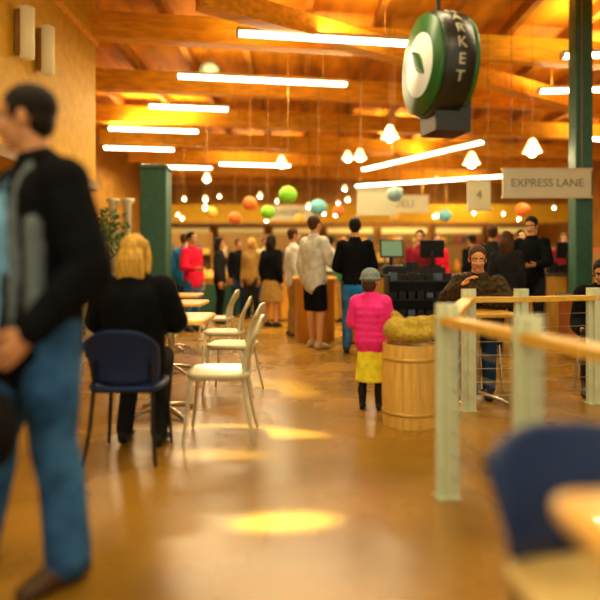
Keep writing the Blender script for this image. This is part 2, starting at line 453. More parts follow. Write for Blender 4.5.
def table(loc, sx=0.75, sy=0.75, h=0.75, rot=0.0, rnd=9):
    mb = MB()
    slab(mb, (0, 0, h), sx, sy, 0.035, 'table_wood', p=rnd, seg=64)
    lathe(mb, [(0.03, 0.05), (0.028, 0.4), (0.03, h-0.06), (0.14, h-0.045), (0.14, h-0.035)], 'chrome', seg=16)
    for i in range(4):
        a = math.pi/4+i*math.pi/2
        tube(mb, [(0, 0, 0.07), (0.16*math.cos(a), 0.16*math.sin(a), 0.045), (0.27*math.cos(a), 0.27*math.sin(a), 0.016)], [(0.025, 0.025), (0.02, 0.02), (0.018, 0.015)], 'chrome', 10, side=(0, 0, 1))
    return mb.obj('cafe_table', (loc[0], loc[1], 0), rot)

# ------------------------------------------------------------------ room
def simple(name, c, size, m, rz=0.0, bevel=0.0):
    mb = MB(); box(mb, (0, 0, 0), size, m); ob = mb.obj(name, c, rz, bevel); return ob
XL, XR, YB, YF, ZC = -6.5, 11.5, -2.5, 27.0, 5.3
simple('floor', ((XL+XR)/2, (YB+YF)/2, -0.05), (XR-XL, YF-YB, 0.1), 'floor_concrete')
mb = MB(); box(mb, ((XL+XR)/2, (YB+YF)/2, ZC+0.05), (XR-XL, YF-YB, 0.1), 'ceiling_deck')
mb.obj('ceiling')
simple('wall_far', ((XL+XR)/2, YF+0.1, ZC/2), (XR-XL, 0.2, ZC), 'wall_amber')
simple('wall_left', (XL-0.1, (YB+YF)/2, ZC/2), (0.2, YF-YB, ZC), 'wall_amber')
simple('wall_right', (XR+0.1, (YB+YF)/2, ZC/2), (0.2, YF-YB, ZC), 'wall_amber')
simple('baseboard_far', ((XL+XR)/2, YF-0.012, 0.07), (XR-XL, 0.024, 0.14), 'trim_wood')
mb = MB()
for i in range(10): box(mb, (XL+0.1+i*(XR-XL-0.2)/9, YB+0.05, ZC/2), (0.1, 0.1, ZC), 'fixture')
for z in (0.05, 2.4, ZC-0.05): box(mb, ((XL+XR)/2, YB+0.05, z), (XR-XL, 0.1, 0.1), 'fixture')
mb.obj('window_1')
mb = MB()
box(mb, (-4.85, 4.6, 3.8), (3.3, 9.6, 3.0), 'wall_gold')
box(mb, (-3.19, 4.6, 2.36), (0.04, 9.64, 0.14), 'trim_wood')
box(mb, (-3.19, 4.6, 4.6), (0.05, 9.64, 0.10), 'glulam')
box(mb, (-4.85, 9.42, 2.36), (3.3, 0.05, 0.14), 'trim_wood')
mb.obj('wall_bulkhead', bevel=0.01)
mb = MB()
for i in range(2):
    lathe(mb, [(0.04, -0.30), (0.08, -0.28), (0.08, 0.28), (0.04, 0.30)], 'sconce_glass', c=(0.10, i*0.55, 0), seg=20)
    box(mb, (0.02, i*0.55, 0), (0.06, 0.12, 0.5), 'trim_wood')
mb.obj('wall_sconce_lamp', (-3.17, 6.75, 3.75))
mb = MB(); A = math.radians(9)
for i in range(8):
    y = 7.0+i*2.9
    box(mb, (2.5, y+0.4, 4.88), (17.0, 0.24, 0.42), 'glulam', rz=A)
box(mb, (4.6, 12.0, 4.62), (14.5, 0.26, 0.30), 'glulam', rz=0.62)
mb.obj('glulam_beams')
mb = MB()
for i in range(15):
    box(mb, (-5.6+i*1.15, 16.0, ZC-0.1), (0.12, 20, 0.2), 'purlin')
mb.obj('ceiling_purlins')

def lamp_area(loc, rot, sx, sy, e, col=(1, 0.82, 0.45), nm='strip_light'):
    l = bpy.data.lights.new(nm, 'AREA'); l.shape = 'RECTANGLE'; l.size = sx; l.size_y = sy; l.energy = e; l.color = col
    o = bpy.data.objects.new(nm, l); scene.collection.objects.link(o); o.location = loc; o.rotation_euler = rot; return o
def fluoro(x, y, L, rz=0.16, z=4.45, e=120, up=70):
    mb = MB()
    box(mb, (0, 0, 0.05), (L, 0.16, 0.05), 'fixture')
    for s in (-1, 1):
        tube(mb, [(-L/2+0.04, s*0.045, 0.0), (L/2-0.04, s*0.045, 0.0)], 0.026, 'tube_light', 10, side=(0, 0, 1))
        box(mb, (s*(L/2-0.02), 0, 0.01), (0.04, 0.17, 0.08), 'fixture')
        tube(mb, [(s*L*0.35, 0, 0.07), (s*L*0.35, 0, ZC-z)], 0.006, 'cord', 6)
    mb.obj('fluorescent_lamp', (x, y, z), rz)
    if e: lamp_area((x, y, z-0.05), (0, 0, rz), L, 0.15, e)
    if up: lamp_area((x, y, z+0.1), (math.pi, 0, -rz), L, 0.15, up, (1, 0.76, 0.32), 'ceiling_fill_light')  # extra light aimed up, added to brighten the ceiling
fluoro(0.37, 8.8, 2.6)
fluoro(-0.65, 10.8, 3.1)
fluoro(-2.35, 12.7, 1.7, up=0)
fluoro(-3.6, 14.8, 2.2, up=100)
fluoro(-4.6, 17.2, 2.0, up=0)
fluoro(4.6, 9.5, 0.9, rz=-0.1, e=60, up=50)
fluoro(5.4, 11.4, 1.7, rz=-0.1)
fluoro(3.6, 18.6, 5.6, rz=-1.05, e=220, up=120)
fluoro(5.0, 24, 6.0, rz=-0.5, e=220)
fluoro(-1.5, 20, 2.4, up=80, e=180)
fluoro(-4.2, 20.5, 2.4, up=0, e=140)
fluoro(0.0, 4.2, 2.6, e=70, up=0)
fluoro(3.6, 4.6, 2.6, e=60, up=0)
fluoro(0.6, 0.6, 2.6, e=60, up=0)
fluoro(-2.0, 2.0, 1.8, e=40, up=0)
fluoro(8.6, 16, 2.6, e=150)

def pendant(x, y, z, s=1.0, e=12):
    mb = MB()
    prof = [(0.03*s, 0.26*s), (0.06*s, 0.24*s), (0.10*s, 0.16*s), (0.15*s, 0.05*s), (0.18*s, 0.0), (0.175*s, -0.01*s), (0.14*s, 0.03*s), (0.05*s, 0.10*s)]
    lathe(mb, prof, 'shade_glow', seg=20)
    ell(mb, (0, 0, 0.0), 0.085*s, 'bulb', 12, 8)
    tube(mb, [(0, 0, 0.25*s), (0, 0, ZC-z)], 0.005, 'cord', 6)
    mb.obj('pendant_lamp', (x, y, z))
    if e:
        l = bpy.data.lights.new('pendant_bulb', 'POINT'); l.energy = e; l.color = (1, 0.78, 0.42); l.shadow_soft_size = 0.08
        o = bpy.data.objects.new('pendant_bulb', l); scene.collection.objects.link(o); o.location = (x, y, z-0.1*s)
pendant(1.5, 10.0, 3.25, 0.85, 25)
pendant(3.0, 10.5, 2.9, 0.85, 25)
pendant(3.95, 10.2, 3.05, 0.9, 25)
pendant(1.25, 12.5, 3.35, 0.8, 20)
pendant(1.0, 12.6, 3.35, 0.7, 0)
pendant(-0.4, 13.0, 3.3, 0.8, 20)
pendant(-2.05, 13.2, 3.0, 0.6, 15)
pendant(-3.2, 14.0, 2.9, 0.6, 0)
for i in range(34):
    y = random.uniform(15, 25); x = random.uniform(-0.24, 0.46)*y
    pendant(x, y, random.uniform(2.65, 3.5), random.uniform(0.3, 0.5), 22 if i % 6 == 0 else 0)

def lantern(x, y, z, r, m):
    mb = MB(); prof = []
    n = 24
    for i in range(n+1):
        ph = -math.pi/2+0.16+(math.pi-0.32)*i/n
        rr = r*(1+(0.018 if i % 2 else -0.012)); prof.append((rr*math.cos(ph), r*0.93*math.sin(ph)))
    lathe(mb, prof, m, seg=24)
    lathe(mb, [(r*0.2, r*0.9), (r*0.2, r*0.98)], 'cord', seg=12)
    tube(mb, [(0, 0, r*0.95), (0, 0, ZC-z)], 0.004, 'cord', 6)
    mb.obj('paper_lantern', (x, y, z))
for px, y, z, r, m in [(-0.22, 11, 2.42, 0.17, LG), (-0.62, 11.6, 2.15, 0.14, LG), (-0.95, 11.4, 2.30, 0.14, LO), (-1.3, 12, 2.07, 0.13, LO), (0.36, 11.8, 2.27, 0.17, LB),
                      (1.53, 9.7, 2.28, 0.13, LC), (-1.8, 12.2, 2.2, 0.12, LY), (4.3, 11.6, 2.2, 0.14, LO), (2.9, 12, 2.12, 0.13, LB), (-1.75, 11.6, 5.3-0.42, 0.19, LC),
                      (0.9, 14, 2.4, 0.13, LO), (2.3, 14.5, 2.3, 0.13, LY), (0.0, 15, 2.3, 0.13, LY)]:
    lantern(px, y, z, r, m)

def text_child(body, size, M, m, parent, nm='lettering', ext=0.004):
    cu = bpy.data.curves.new(nm, 'FONT'); cu.body = body; cu.size = size; cu.align_x = 'CENTER'; cu.align_y = 'CENTER'; cu.extrude = ext
    cu.materials.append(MATS[m])
    o = bpy.data.objects.new(nm, cu); scene.collection.objects.link(o); o.parent = parent; o.matrix_local = M; return o
mb = MB()
R0 = 0.36; T0 = 0.24
mb.M = Matrix.Rotation(math.pi/2, 4, 'Y')
lathe(mb, [(R0*0.9, -T0/2), (R0, -T0/2+0.03), (R0, T0/2-0.03), (R0*0.9, T0/2)], 'sign_dark', seg=48)
lathe(mb, [(R0*0.94, -T0/2-0.02), (R0*0.94, -T0/2+0.02)], 'sign_green', seg=48)
lathe(mb, [(R0*0.60, -T0/2-0.03), (R0*0.60, -T0/2+0.0)], 'sign_white', seg=48)
lathe(mb, [(R0*0.94, T0/2-0.01), (R0*0.94, T0/2+0.02)], 'sign_green', seg=48)
lathe(mb, [(R0*0.60, T0/2), (R0*0.60, T0/2+0.03)], 'sign_white', seg=48)
mb.M = Matrix()
box(mb, (0.05, 0, -R0-0.0), (0.26, 0.26, 0.22), 'sign_dark')
tube(mb, [(0, 0, R0-0.02), (0, 0, ZC-2.56)], 0.015, 'sign_dark', 10)
tube(mb, [(-T0/2-0.034, -0.10, -0.08), (-T0/2-0.034, 0.0, 0.02), (-T0/2-0.034, 0.10, 0.12)], [(0.005, 0.01), (0.01, 0.06), (0.005, 0.01)], 'sign_green', 10, sub=4)
sg = mb.obj('round_hanging_sign', (0.97, 4.2, 2.53), math.atan2(0.2, 0.98))
for i, ch in enumerate("MARKET"):
    a = math.radians(58-i*17)
    r = Vector((0, -math.cos(a), math.sin(a))); x = Vector((1, 0, 0)); y = r.cross(x)
    M = Matrix((( x.x, y.x, r.x, r.x*(R0+0.001)), (x.y, y.y, r.y, r.y*(R0+0.001)), (x.z, y.z, r.z, r.z*(R0+0.001)), (0, 0, 0, 1)))
    text_child(ch, 0.10, M, 'sign_cream', sg)

def board(x, y, z, w, h, txt, ts, rz=0.0):
    mb = MB(); box(mb, (0, 0, 0), (w, 0.04, h), 'sign_cream')
    box(mb, (0, 0, h/2), (w+0.04, 0.06, 0.03), 'fixture'); box(mb, (0, 0, -h/2), (w+0.04, 0.06, 0.03), 'fixture')
    for s in (-1, 1): tube(mb, [(s*w*0.4, 0, h/2), (s*w*0.4, 0, ZC-z)], 0.005, 'cord', 6)
    ob = mb.obj('hanging_sign', (x, y, z), rz)
    if txt: text_child(txt, ts, Matrix.Translation((0, -0.024, 0)) @ Matrix.Rotation(math.pi/2, 4, 'X'), 'sign_ink', ob)
board(3.70, 9.0, 2.36, 1.32, 0.42, "EXPRESS LANE", 0.17)
board(1.30, 10.2, 2.2, 0.66, 0.44, "", 0.14)
board(2.98, 10.0, 2.3, 0.38, 0.50, "4", 0.2)
board(2.5, 14.5, 2.6, 1.2, 0.4, "DELI", 0.25)
board(-0.3, 17, 2.6, 1.4, 0.4, "BAKERY", 0.25)

mb = MB()
box(mb, (0, 0, 1.36), (0.42, 0.42, 2.72), 'green_paint'); box(mb, (0, 0, 0.1), (0.46, 0.46, 0.2), 'green_paint')
box(mb, (0, 0, 2.70), (0.46, 0.46, 0.06), 'green_paint')
mb.obj('green_column', (-2.35, 9.8, 0), bevel=0.015)
mb = MB()
box(mb, (0, 0, ZC/2), (0.26, 0.26, ZC), 'green_paint'); box(mb, (0, 0, 0.1), (0.34, 0.34, 0.2), 'green_paint')
mb.obj('green_column', (4.3, 9.2, 0), bevel=0.012)
for x, y in ((-3.3, 10.6), (-3.05, 10.6)):
    mb = MB()
    lathe(mb, [(0.12, 0), (0.12, 0.2), (0.07, 0.25), (0.07, 2.2), (0.12, 2.26), (0.12, 2.3)], 'sign_cream', seg=20)
    mb.obj('white_column', (x, y, 0))
mb = MB()
lathe(mb, [(0.17, 0), (0.23, 0.4), (0.24, 0.42), (0.21, 0.42), (0.2, 0.38)], 'pot', seg=20)
tube(mb, [(0, 0, 0.35), (0.03, 0, 1.0), (-0.02, 0.02, 1.7)], [0.03, 0.025, 0.015], 'bark', 8, sub=3)
for i in range(420):
    a = random.uniform(0, 6.28); u = random.uniform(-1, 1); r = 0.36*random.random()**0.4
    c = Vector((r*math.cos(a)*math.sqrt(1-u*u), r*math.sin(a)*math.sqrt(1-u*u), 1.65+0.42*u*r/0.36))
    d = Vector((random.uniform(-1, 1), random.uniform(-1, 1), random.uniform(-0.8, 0.4))).normalized(); e = d.orthogonal().normalized()
    L = 0.09
    mb.add([c, c+d*L*0.5+e*0.025, c+d*L, c+d*L*0.5-e*0.025], [(0, 1, 2, 3)], 'leaf', False)
mb.obj('potted_tree', (-3.0, 9.3, 0))

# cable railing -------------------------------------------------------------------
mb = MB()
posts = [(0.99, 1.62), (0.862, 2.27), (0.725, 2.96), (1.32, 4.70), (1.74, 4.72), (2.42, 4.95)]
PH = 0.955
def ang(a, b): return math.atan2(b[1]-a[1], b[0]-a[0])
for i, p in enumerate(posts):
    rz = 0.12
    box(mb, (p[0], p[1], PH/2), (0.11, 0.035, PH), 'rail_post', rz)
    box(mb, (p[0], p[1], PH/2), (0.03, 0.09, PH-0.02), 'rail_post', rz)
    box(mb, (p[0], p[1], 0.004), (0.115, 0.09, 0.008), 'rail_post', rz)
for a, b in zip(posts[:-1], posts[1:]):
    v = Vector((b[0]-a[0], b[1]-a[1])); L = v.length; rz = ang(a, b)
    c = ((a[0]+b[0])/2, (a[1]+b[1])/2)
    box(mb, (c[0], c[1], 0.872), (L+0.05, 0.09, 0.04), 'rail_wood', rz)
    for j in range(7):
        z = 0.12+j*0.105
        tube(mb, [(a[0], a[1], z), (b[0], b[1], z)], 0.003, 'cable', 6)
mb.obj('cable_railing', bevel=0.004)

# barrel with burlap sack
mb = MB(); n = 22; BH = 0.58
for i in range(n):
    a0 = 2*math.pi*i/n+0.006; a1 = 2*math.pi*(i+1)/n-0.006
    vs = []; fs = []; K = 9
    for q in range(K):
        t = q/(K-1); r = 0.195+0.010*math.sin(math.pi*t)
        for rr in (r, r-0.02):
            for a in (a0, a1): vs.append((rr*math.cos(a), rr*math.sin(a), t*BH))
    for q in range(K-1):
        o = q*4; p = o+4
        fs += [(o, o+1, p+1, p), (o+3, o+2, p+2, p+3), (o+2, o, p, p+2), (o+1, o+3, p+3, p+1)]
    fs += [(0, 2, 3, 1), ((K-1)*4, (K-1)*4+1, (K-1)*4+3, (K-1)*4+2)]
    mb.add(vs, fs, 'barrel_wood', False)
lathe(mb, [(0.189, 0.02), (0.196, BH/2), (0.189, BH-0.015)], 'barrel_wood', seg=30)
for z, r in ((0.10, 0.204), (BH-0.10, 0.204)):
    lathe(mb, [(r-0.008, z-0.012), (r, z-0.012), (r, z+0.012), (r-0.008, z+0.012)], 'hoop', seg=36)
mb.obj('wooden_barrel', (0.795, 4.33, 0))
s = MB()
ell(s, (0, 0, 0.075), (0.20, 0.19, 0.075), 'burlap'); ell(s, (-0.10, -0.02, 0.10), (0.10, 0.13, 0.09), 'burlap'); ell(s, (0.10, 0.03, 0.11), (0.11, 0.13, 0.09), 'burlap')
ell(s, (0.0, -0.06, 0.12), (0.08, 0.10, 0.08), 'burlap')
tube(s, [(-0.05, 0.05, 0.13), (-0.10, 0.06, 0.20)], [0.05, 0.035], 'burlap', 10); tube(s, [(0.12, 0.0, 0.15), (0.17, -0.03, 0.19)], [0.05, 0.025], 'burlap', 10)
o = MB(); remesh_into(s, o, 0.012, 2); o.obj('burlap_sack', (0.795, 4.33, BH-0.003))

def counter(name, x, y, w, d, h, rz=0.0, front='counter_wood', seg=6):
    mb = MB()
    box(mb, (0, 0, h/2), (w, d, h-0.06), front); box(mb, (0, 0, 0.04), (w-0.06, d-0.06, 0.08), 'counter_top')
    box(mb, (0, 0, h-0.02), (w+0.06, d+0.06, 0.04), 'counter_top')
    for i in range(seg+1): box(mb, (-w/2+0.03+i*(w-0.06)/seg, -d/2-0.008, h/2), (0.04, 0.02, h-0.1), 'trim_wood')
    return mb.obj(name, (x, y, 0), rz, bevel=0.006)
counter('checkout_counter', 1.55, 9.0, 1.7, 0.7, 1.0)
counter('checkout_counter', 3.9, 9.9, 2.2, 0.7, 1.0)
counter('checkout_counter', 0.1, 12.4, 1.6, 0.6, 1.0)
counter('wood_cabinet', 3.55, 7.3, 0.55, 0.6, 0.78, front='counter_red', seg=2)
mb = MB(); lathe(mb, [(0.30, 0), (0.30, 0.9), (0.33, 0.9), (0.33, 0.96)], 'counter_wood', seg=28)
lathe(mb, [(0.20, 0.96), (0.20, 0.985)], 'counter_top', seg=28)
mb.obj('counter_end', (0.22, 9.0, 0))
def register(x, y, z, rz=0.0):
    mb = MB()
    box(mb, (0, 0, 0.05), (0.38, 0.36, 0.10), 'black_plastic'); tube(mb, [(0, 0.05, 0.1), (0, 0.05, 0.30)], 0.03, 'black_plastic', 10)
    Rm = Matrix.Rotation(-0.15, 3, 'X')
    box(mb, (0, 0.03, 0.38), (0.36, 0.04, 0.27), 'black_plastic', R=Rm); box(mb, (0, 0.006, 0.383), (0.32, 0.01, 0.23), 'screen', R=Rm)
    box(mb, (0.0, -0.10, 0.115), (0.30, 0.13, 0.03), 'black_plastic', R=Matrix.Rotation(0.15, 3, 'X'))
    box(mb, (0.27, 0.05, 0.09), (0.13, 0.18, 0.18), 'black_plastic')
    mb.obj('cash_register', (x, y, z), rz, bevel=0.006)
register(1.38, 9.0, 1.0, 0.15); register(2.0, 9.1, 1.0, 3.0); register(3.4, 9.9, 1.0, 3.3); register(4.4, 9.9, 1.0, 3.1)
mb = MB()
box(mb, (0, 0, 0.02), (0.9, 0.4, 0.04), 'black_plastic')
for s in (-1, 1): box(mb, (s*0.44, 0, 0.5), (0.03, 0.38, 1.0), 'black_plastic')
box(mb, (0, 0.18, 0.5), (0.88, 0.02, 0.98), 'black_plastic')
for j in range(4):
    z = 0.2+j*0.24; box(mb, (0, 0, z), (0.86, 0.36, 0.02), 'black_plastic')
    for i in range(7): box(mb, (-0.37+i*0.12, -0.04, z+0.06), (0.09, 0.14, random.uniform(0.07, 0.12)), random.choice([PK[6], 'black_plastic', 'black_plastic', 'black_plastic', PK[5]]))
mb.obj('snack_rack', (1.60, 8.0, 0))

def shelf(x, y, w=2.4, h=1.9, d=0.5, rz=0.0, name='grocery_shelf'):
    mb = MB()
    box(mb, (0, d/2-0.02, h/2), (w, 0.04, h), 'shelf_board')
    for s in (-1, 1): box(mb, (s*(w/2-0.02), 0, h/2), (0.04, d, h), 'shelf_board')
    z = 0.1
    while z < h-0.25:
        gap = random.choice([0.34, 0.42, 0.55])
        box(mb, (0, 0, z), (w-0.08, d-0.04, 0.03), 'shelf_board')
        xx = -w/2+0.14
        while xx < w/2-0.16:
            col = random.choice(PK)
            kind = random.random(); wd = random.uniform(0.10, 0.26); hh = random.uniform(0.10, gap-0.08)
            if kind < 0.4: box(mb, (xx, -0.05+random.uniform(-.05, .05), z+0.015+hh/2), (wd*0.9, 0.2, hh), col)
            elif kind < 0.7: lathe(mb, [(wd*0.35, 0), (wd*0.40, hh*0.6), (wd*0.15, hh*0.8), (wd*0.15, hh)], col, c=(xx, -0.05, z+0.015), seg=8)
            elif kind < 0.9:
                for q in range(5): ell(mb, (xx+random.uniform(-.05, .05), -0.1+random.uniform(-.05, .05), z+0.065+0.04*(q//2)), 0.05, col, 8, 6)
            xx += wd+random.uniform(0.0, 0.05)
        z += gap
    mb.obj(name, (x, y, 0), rz, bevel=0)
for x, y, rz in [(-3.6, 16, 0.2), (-1.0, 17.0, 0), (1.7, 16.2, 0), (4.4, 16.5, -0.1), (7.2, 15.5, -0.3), (-4.6, 12.3, 0.6), (6.4, 12.0, -0.3),
                 (-2.4, 21, 0), (0.6, 21.2, 0), (3.6, 21, 0), (6.6, 21, 0), (9.2, 19, -0.3)]:
    shelf(x, y, 2.5, random.choice([1.4, 1.7, 2.0]), 0.5, rz)
for i in range(7):
    mb = MB(); 
    box(mb, (0, 0, 1.4), (2.1, 0.5, 2.8), 'shelf_board'); box(mb, (0, -0.26, 2.62), (2.0, 0.04, 0.24), 'menu_lit')
    for j in range(5):
        box(mb, (0, -0.30, 0.3+j*0.45), (2.0, 0.14, 0.03), 'trim_wood')
        for q in range(9): box(mb, (-0.88+q*0.22+random.uniform(-.03, .03), -0.30, 0.3+j*0.45+0.12), (random.uniform(.08, .2), 0.1, random.uniform(0.12, 0.3)), random.choice(PK))
    mb.obj('lit_wall_display', (-5.0+i*2.4, YF-0.28, 0))
mb = MB()
box(mb, (2.5, 24.2, 3.15), (17.6, 0.2, 0.8), 'wall_gold'); box(mb, (2.5, 24.08, 2.78), (17.6, 0.06, 0.08), 'trim_wood')
for i in range(18):
    tube(mb, [(-5.5+i*0.95, 24.2, 3.5), (-5.5+i*0.95, 24.2, ZC)], 0.02, 'cord', 6)
mb.obj('trim_1')
def produce(x, y, rz=0.0, m1='goods_1', m2='goods_3'):
    mb = MB(); box(mb, (0, 0, 0.35), (1.2, 0.8, 0.7), 'green_paint')
    for s in (-1, 1): box(mb, (s*0.59, 0, 0.8), (0.03, 0.8, 0.24), 'shelf_board')
    box(mb, (0, -0.4, 0.74), (1.2, 0.03, 0.12), 'shelf_board'); box(mb, (0, 0.4, 0.84), (1.2, 0.03, 0.32), 'shelf_board')
    for i in range(11):
        for j in range(7):
            for l in range(2):
                ell(mb, (-0.52+i*0.104+random.uniform(-.01, .01), -0.34+j*0.11, 0.76+l*0.07+j*0.022), 0.052, m1 if i < 6 else m2, 8, 6)
    mb.obj('produce_stand', (x, y, 0), rz)
produce(-1.75, 14.2, 0.1); produce(-0.2, 14.4, 0, 'goods_0', 'goods_2'); produce(1.7, 14.0, 0, 'goods_3', 'goods_7'); produce(5.2, 13.9, 0, 'goods_2', 'goods_0')
counter('service_counter', -4.3, 6.5, 1.2, 5.0, 1.05, seg=3)

table((-1.06, 4.62)); table((-1.38, 6.4)); table((-1.70, 8.0)); table((-2.6, 5.3)); table((-3.0, 7.2))
chair((-1.02, 3.62), (0, 1), 'navy', 'navy', 'black_plastic')
WC = dict(bm='chair_white', sm='chair_white', fm='chair_white', bw=0.34, bh=0.34, slim=True)
chair((-0.53, 4.00), (-1, -0.02), **WC)
chair((-0.60, 5.35), (-1, 0.15), **WC)
chair((-0.80, 6.35), (-1, 0.0), **WC)
chair((-1.10, 7.95), (-1, 0.1), **WC)
chair((-1.75, 5.55), (0.3, 1), **WC)
chair((0.67, 1.20), (0.08, -1), 'navy', 'tan_seat', 'chrome', bw=0.46, bh=0.25, z0=0.51, sz=0.49)
table((0.79, 0.76), 0.70, 0.66, 0.74, rnd=14)
chair((1.68, 5.62), (-0.3, -1), 'black_plastic', 'black_plastic', 'chrome')
table((1.50, 5.08), 0.55, 0.5)
chair((2.80, 5.58), (-0.6, -1), 'black_plastic', 'black_plastic', 'chrome')

# ------------------------------------------------------------------ people
def near_extras(mb, at, P, N, X, fw, w, b):
    tube(mb, [at(-0.1, 0.135), at(0.3, 0.125), at(0.65, 0.135), at(0.88, 0.10), at(1.02, 0.055)], [(0.065, 0.03), (0.07, 0.03), (0.075, 0.03), (0.065, 0.03), (0.045, 0.02)], CBL, 12, side=X, sub=2)
    for s in (-1, 1):
        tube(mb, [at(-0.26, 0.13)+X*s*0.085, at(0.3, 0.122)+X*s*0.09, at(0.65, 0.136)+X*s*0.09, at(0.9, 0.10)+X*s*0.07, at(1.05, 0.05)+X*s*0.058], [0.020, 0.020, 0.020, 0.020, 0.016], CSL, 8, sub=2)
        tube(mb, [at(0.0, 0.085)+X*s*0.155, at(0.62, 0.095)+X*s*0.155], 0.030, CSL, 8)
    tube(mb, [at(0.94), at(1.10)], [(0.098, 0.092), (0.083, 0.080)], CBK, 16, side=X, rnd=False)
    c = Vector((-0.17, 0.24, 0.62))
    ell(mb, c, (0.14, 0.075, 0.135), BAG, 18, 12)
    tube(mb, [c+Vector((-0.10, 0.05, 0.03)), c+Vector((0.0, 0.08, 0.02)), c+Vector((0.10, 0.05, 0.03))], 0.012, BAGR, 8)
    tube(mb, [c+Vector((0.02, 0, 0.10)), c+Vector((0.10, -0.09, 0.40)), at(0.78, 0.12)+X*0.06, at(0.97, 0.03)+X*0.13], [(0.02, 0.008)]*4, BAG, 8, side=X, sub=4)
human('man_in_black_jacket', (-0.97, 2.22), (-0.66, -0.75), H=1.80, top=CBK, bottom=JN, shoe=SHB, hair=HB, bulk=0.030, width=1.04, voxel=0.009, extras=near_extras, ha=-0.26,
      pose={'elL': (-0.285, -0.05, 1.12), 'wrL': (-0.225, 0.13, 0.92), 'thL': (0, 0.7, 0.7), 'elR': (0.27, 0.0, 1.14), 'wrR': (0.25, 0.12, 0.92), 'knR': (0.13, 0.10, 0.50), 'anR': (0.16, 0.16, 0.095), 'knL': (-0.12, 0.0, 0.50), 'anL': (-0.13, -0.05, 0.095), 'curl': 1.2, 'baggy': 0.012, 'headoff': (0.02, 0.05, 0)},
      headyaw=-0.70, headpitch=-0.1)
human('seated_woman_in_black_coat', (-1.02, 3.68), (0, 1), H=1.64, top=CBK, bottom=CDK, shoe=SHK, hair=HBL, style='long', seated=True, bulk=0.042, width=1.08, voxel=0.012, hk=1.05,
      pose={'elL': (-0.26, 0.08, 0.86), 'wrL': (-0.18, 0.30, 0.92), 'elR': (0.26, 0.08, 0.86), 'wrR': (0.18, 0.30, 0.92), 'anL': (-0.12, 0.2, 0.095), 'anR': (0.14, 0.12, 0.095)}, headyaw=-0.15)
def child_extras(mb, at, P, N, X, fw, w, b):
    tube(mb, [at(0.95, -0.02), at(1.08, -0.03)], [(0.11, 0.10), (0.09, 0.09)], PNK, 14, side=X)
human('child_in_pink_jacket', (0.56, 4.75), (0.25, 1), H=1.06, top=PNK, bottom=YLW, shoe=SHK, hair=HBR, style='beanie', hatm=HAT, legs='skirt', bulk=0.045, width=1.05, voxel=0.009, puffy=True, hk=1.42, extras=child_extras,
      pose={'skirt': 0.38, 'skirtw': 0.84, 'legmat': CDK, 'boot': 0.18, 'headoff': (0, 0.02, 0.03), 'elL': (-0.25, 0.04, 1.16), 'wrL': (-0.18, 0.24, 1.06), 'elR': (0.25, 0.03, 1.16), 'wrR': (0.18, 0.24, 1.08)}, headyaw=-0.2)
human('man_in_grey_hoodie', (0.20, 8.15), (0.75, 0.65), H=1.80, top=CGY, bottom=CBK, shoe=SHW, hair=HBR, legs='shorts', bulk=0.028, voxel=0.014,
      pose={'elR': (0.27, 0.06, 1.16), 'wrR': (0.16, 0.26, 1.10), 'anL': (-0.14, 0.08, 0.095)}, headyaw=0.1)
human('man_in_black_fleece', (0.71, 7.75), (0.1, 1), H=1.74, top=CBK, bottom=JN, shoe=SHK, hair=HB, bulk=0.018, hem=CRB, voxel=0.014,
      pose={'elL': (-0.25, 0.02, 1.14), 'wrL': (-0.17, 0.22, 1.08), 'elR': (0.25, 0.02, 1.14), 'wrR': (0.17, 0.22, 1.08)})
human('shopper_in_grey_sweater', (-0.10, 9.55), (1, 0.3), H=1.72, top=CGY, bottom=KHK, shoe=SHB, hair=HBR, bulk=0.02, voxel=0.018)
human('woman_in_black_coat', (-0.52, 11.0), (0.6, 0.8), H=1.68, top=CBK, bottom=KHK, shoe=SHK, hair=HB, style='long', legs='skirt', bulk=0.025, voxel=0.018)
human('seated_man_at_railing', (1.66, 5.58), (-0.35, -1), H=1.72, top=BRN, bottom=JND, shoe=SHK, hair=HBR, seated=True, bulk=0.028, voxel=0.011, width=1.06,
      pose={'neck': (0.0, 0.10, 1.05), 'elR': (0.28, 0.30, 0.86), 'wrR': (0.12, 0.47, 1.00), 'elL': (-0.27, 0.26, 0.86), 'wrL': (-0.08, 0.42, 0.86), 'hdR': (-0.5, 0.3, 0.5), 'headoff': (0, 0.03, 0)}, headpitch=-0.2, headyaw=0.15)
human('man_in_black_sweater', (3.2, 8.3), (-0.5, -0.6), H=1.80, top=CBK, bottom=CDK, shoe=SHK, hair=HB, bulk=0.02, voxel=0.014,
      pose={'elL': (-0.25, 0.06, 1.17), 'wrL': (-0.14, 0.24, 1.13)}, headpitch=-0.3)
human('seated_person_in_dark_coat', (2.80, 5.53), (-0.6, -1), H=1.62, top=CBK, bottom=CDK, shoe=SHK, hair=HB, style='short', seated=True, bulk=0.045, voxel=0.016, pose={'neck': (0, 0.12, 1.0)}, headpitch=-0.4)
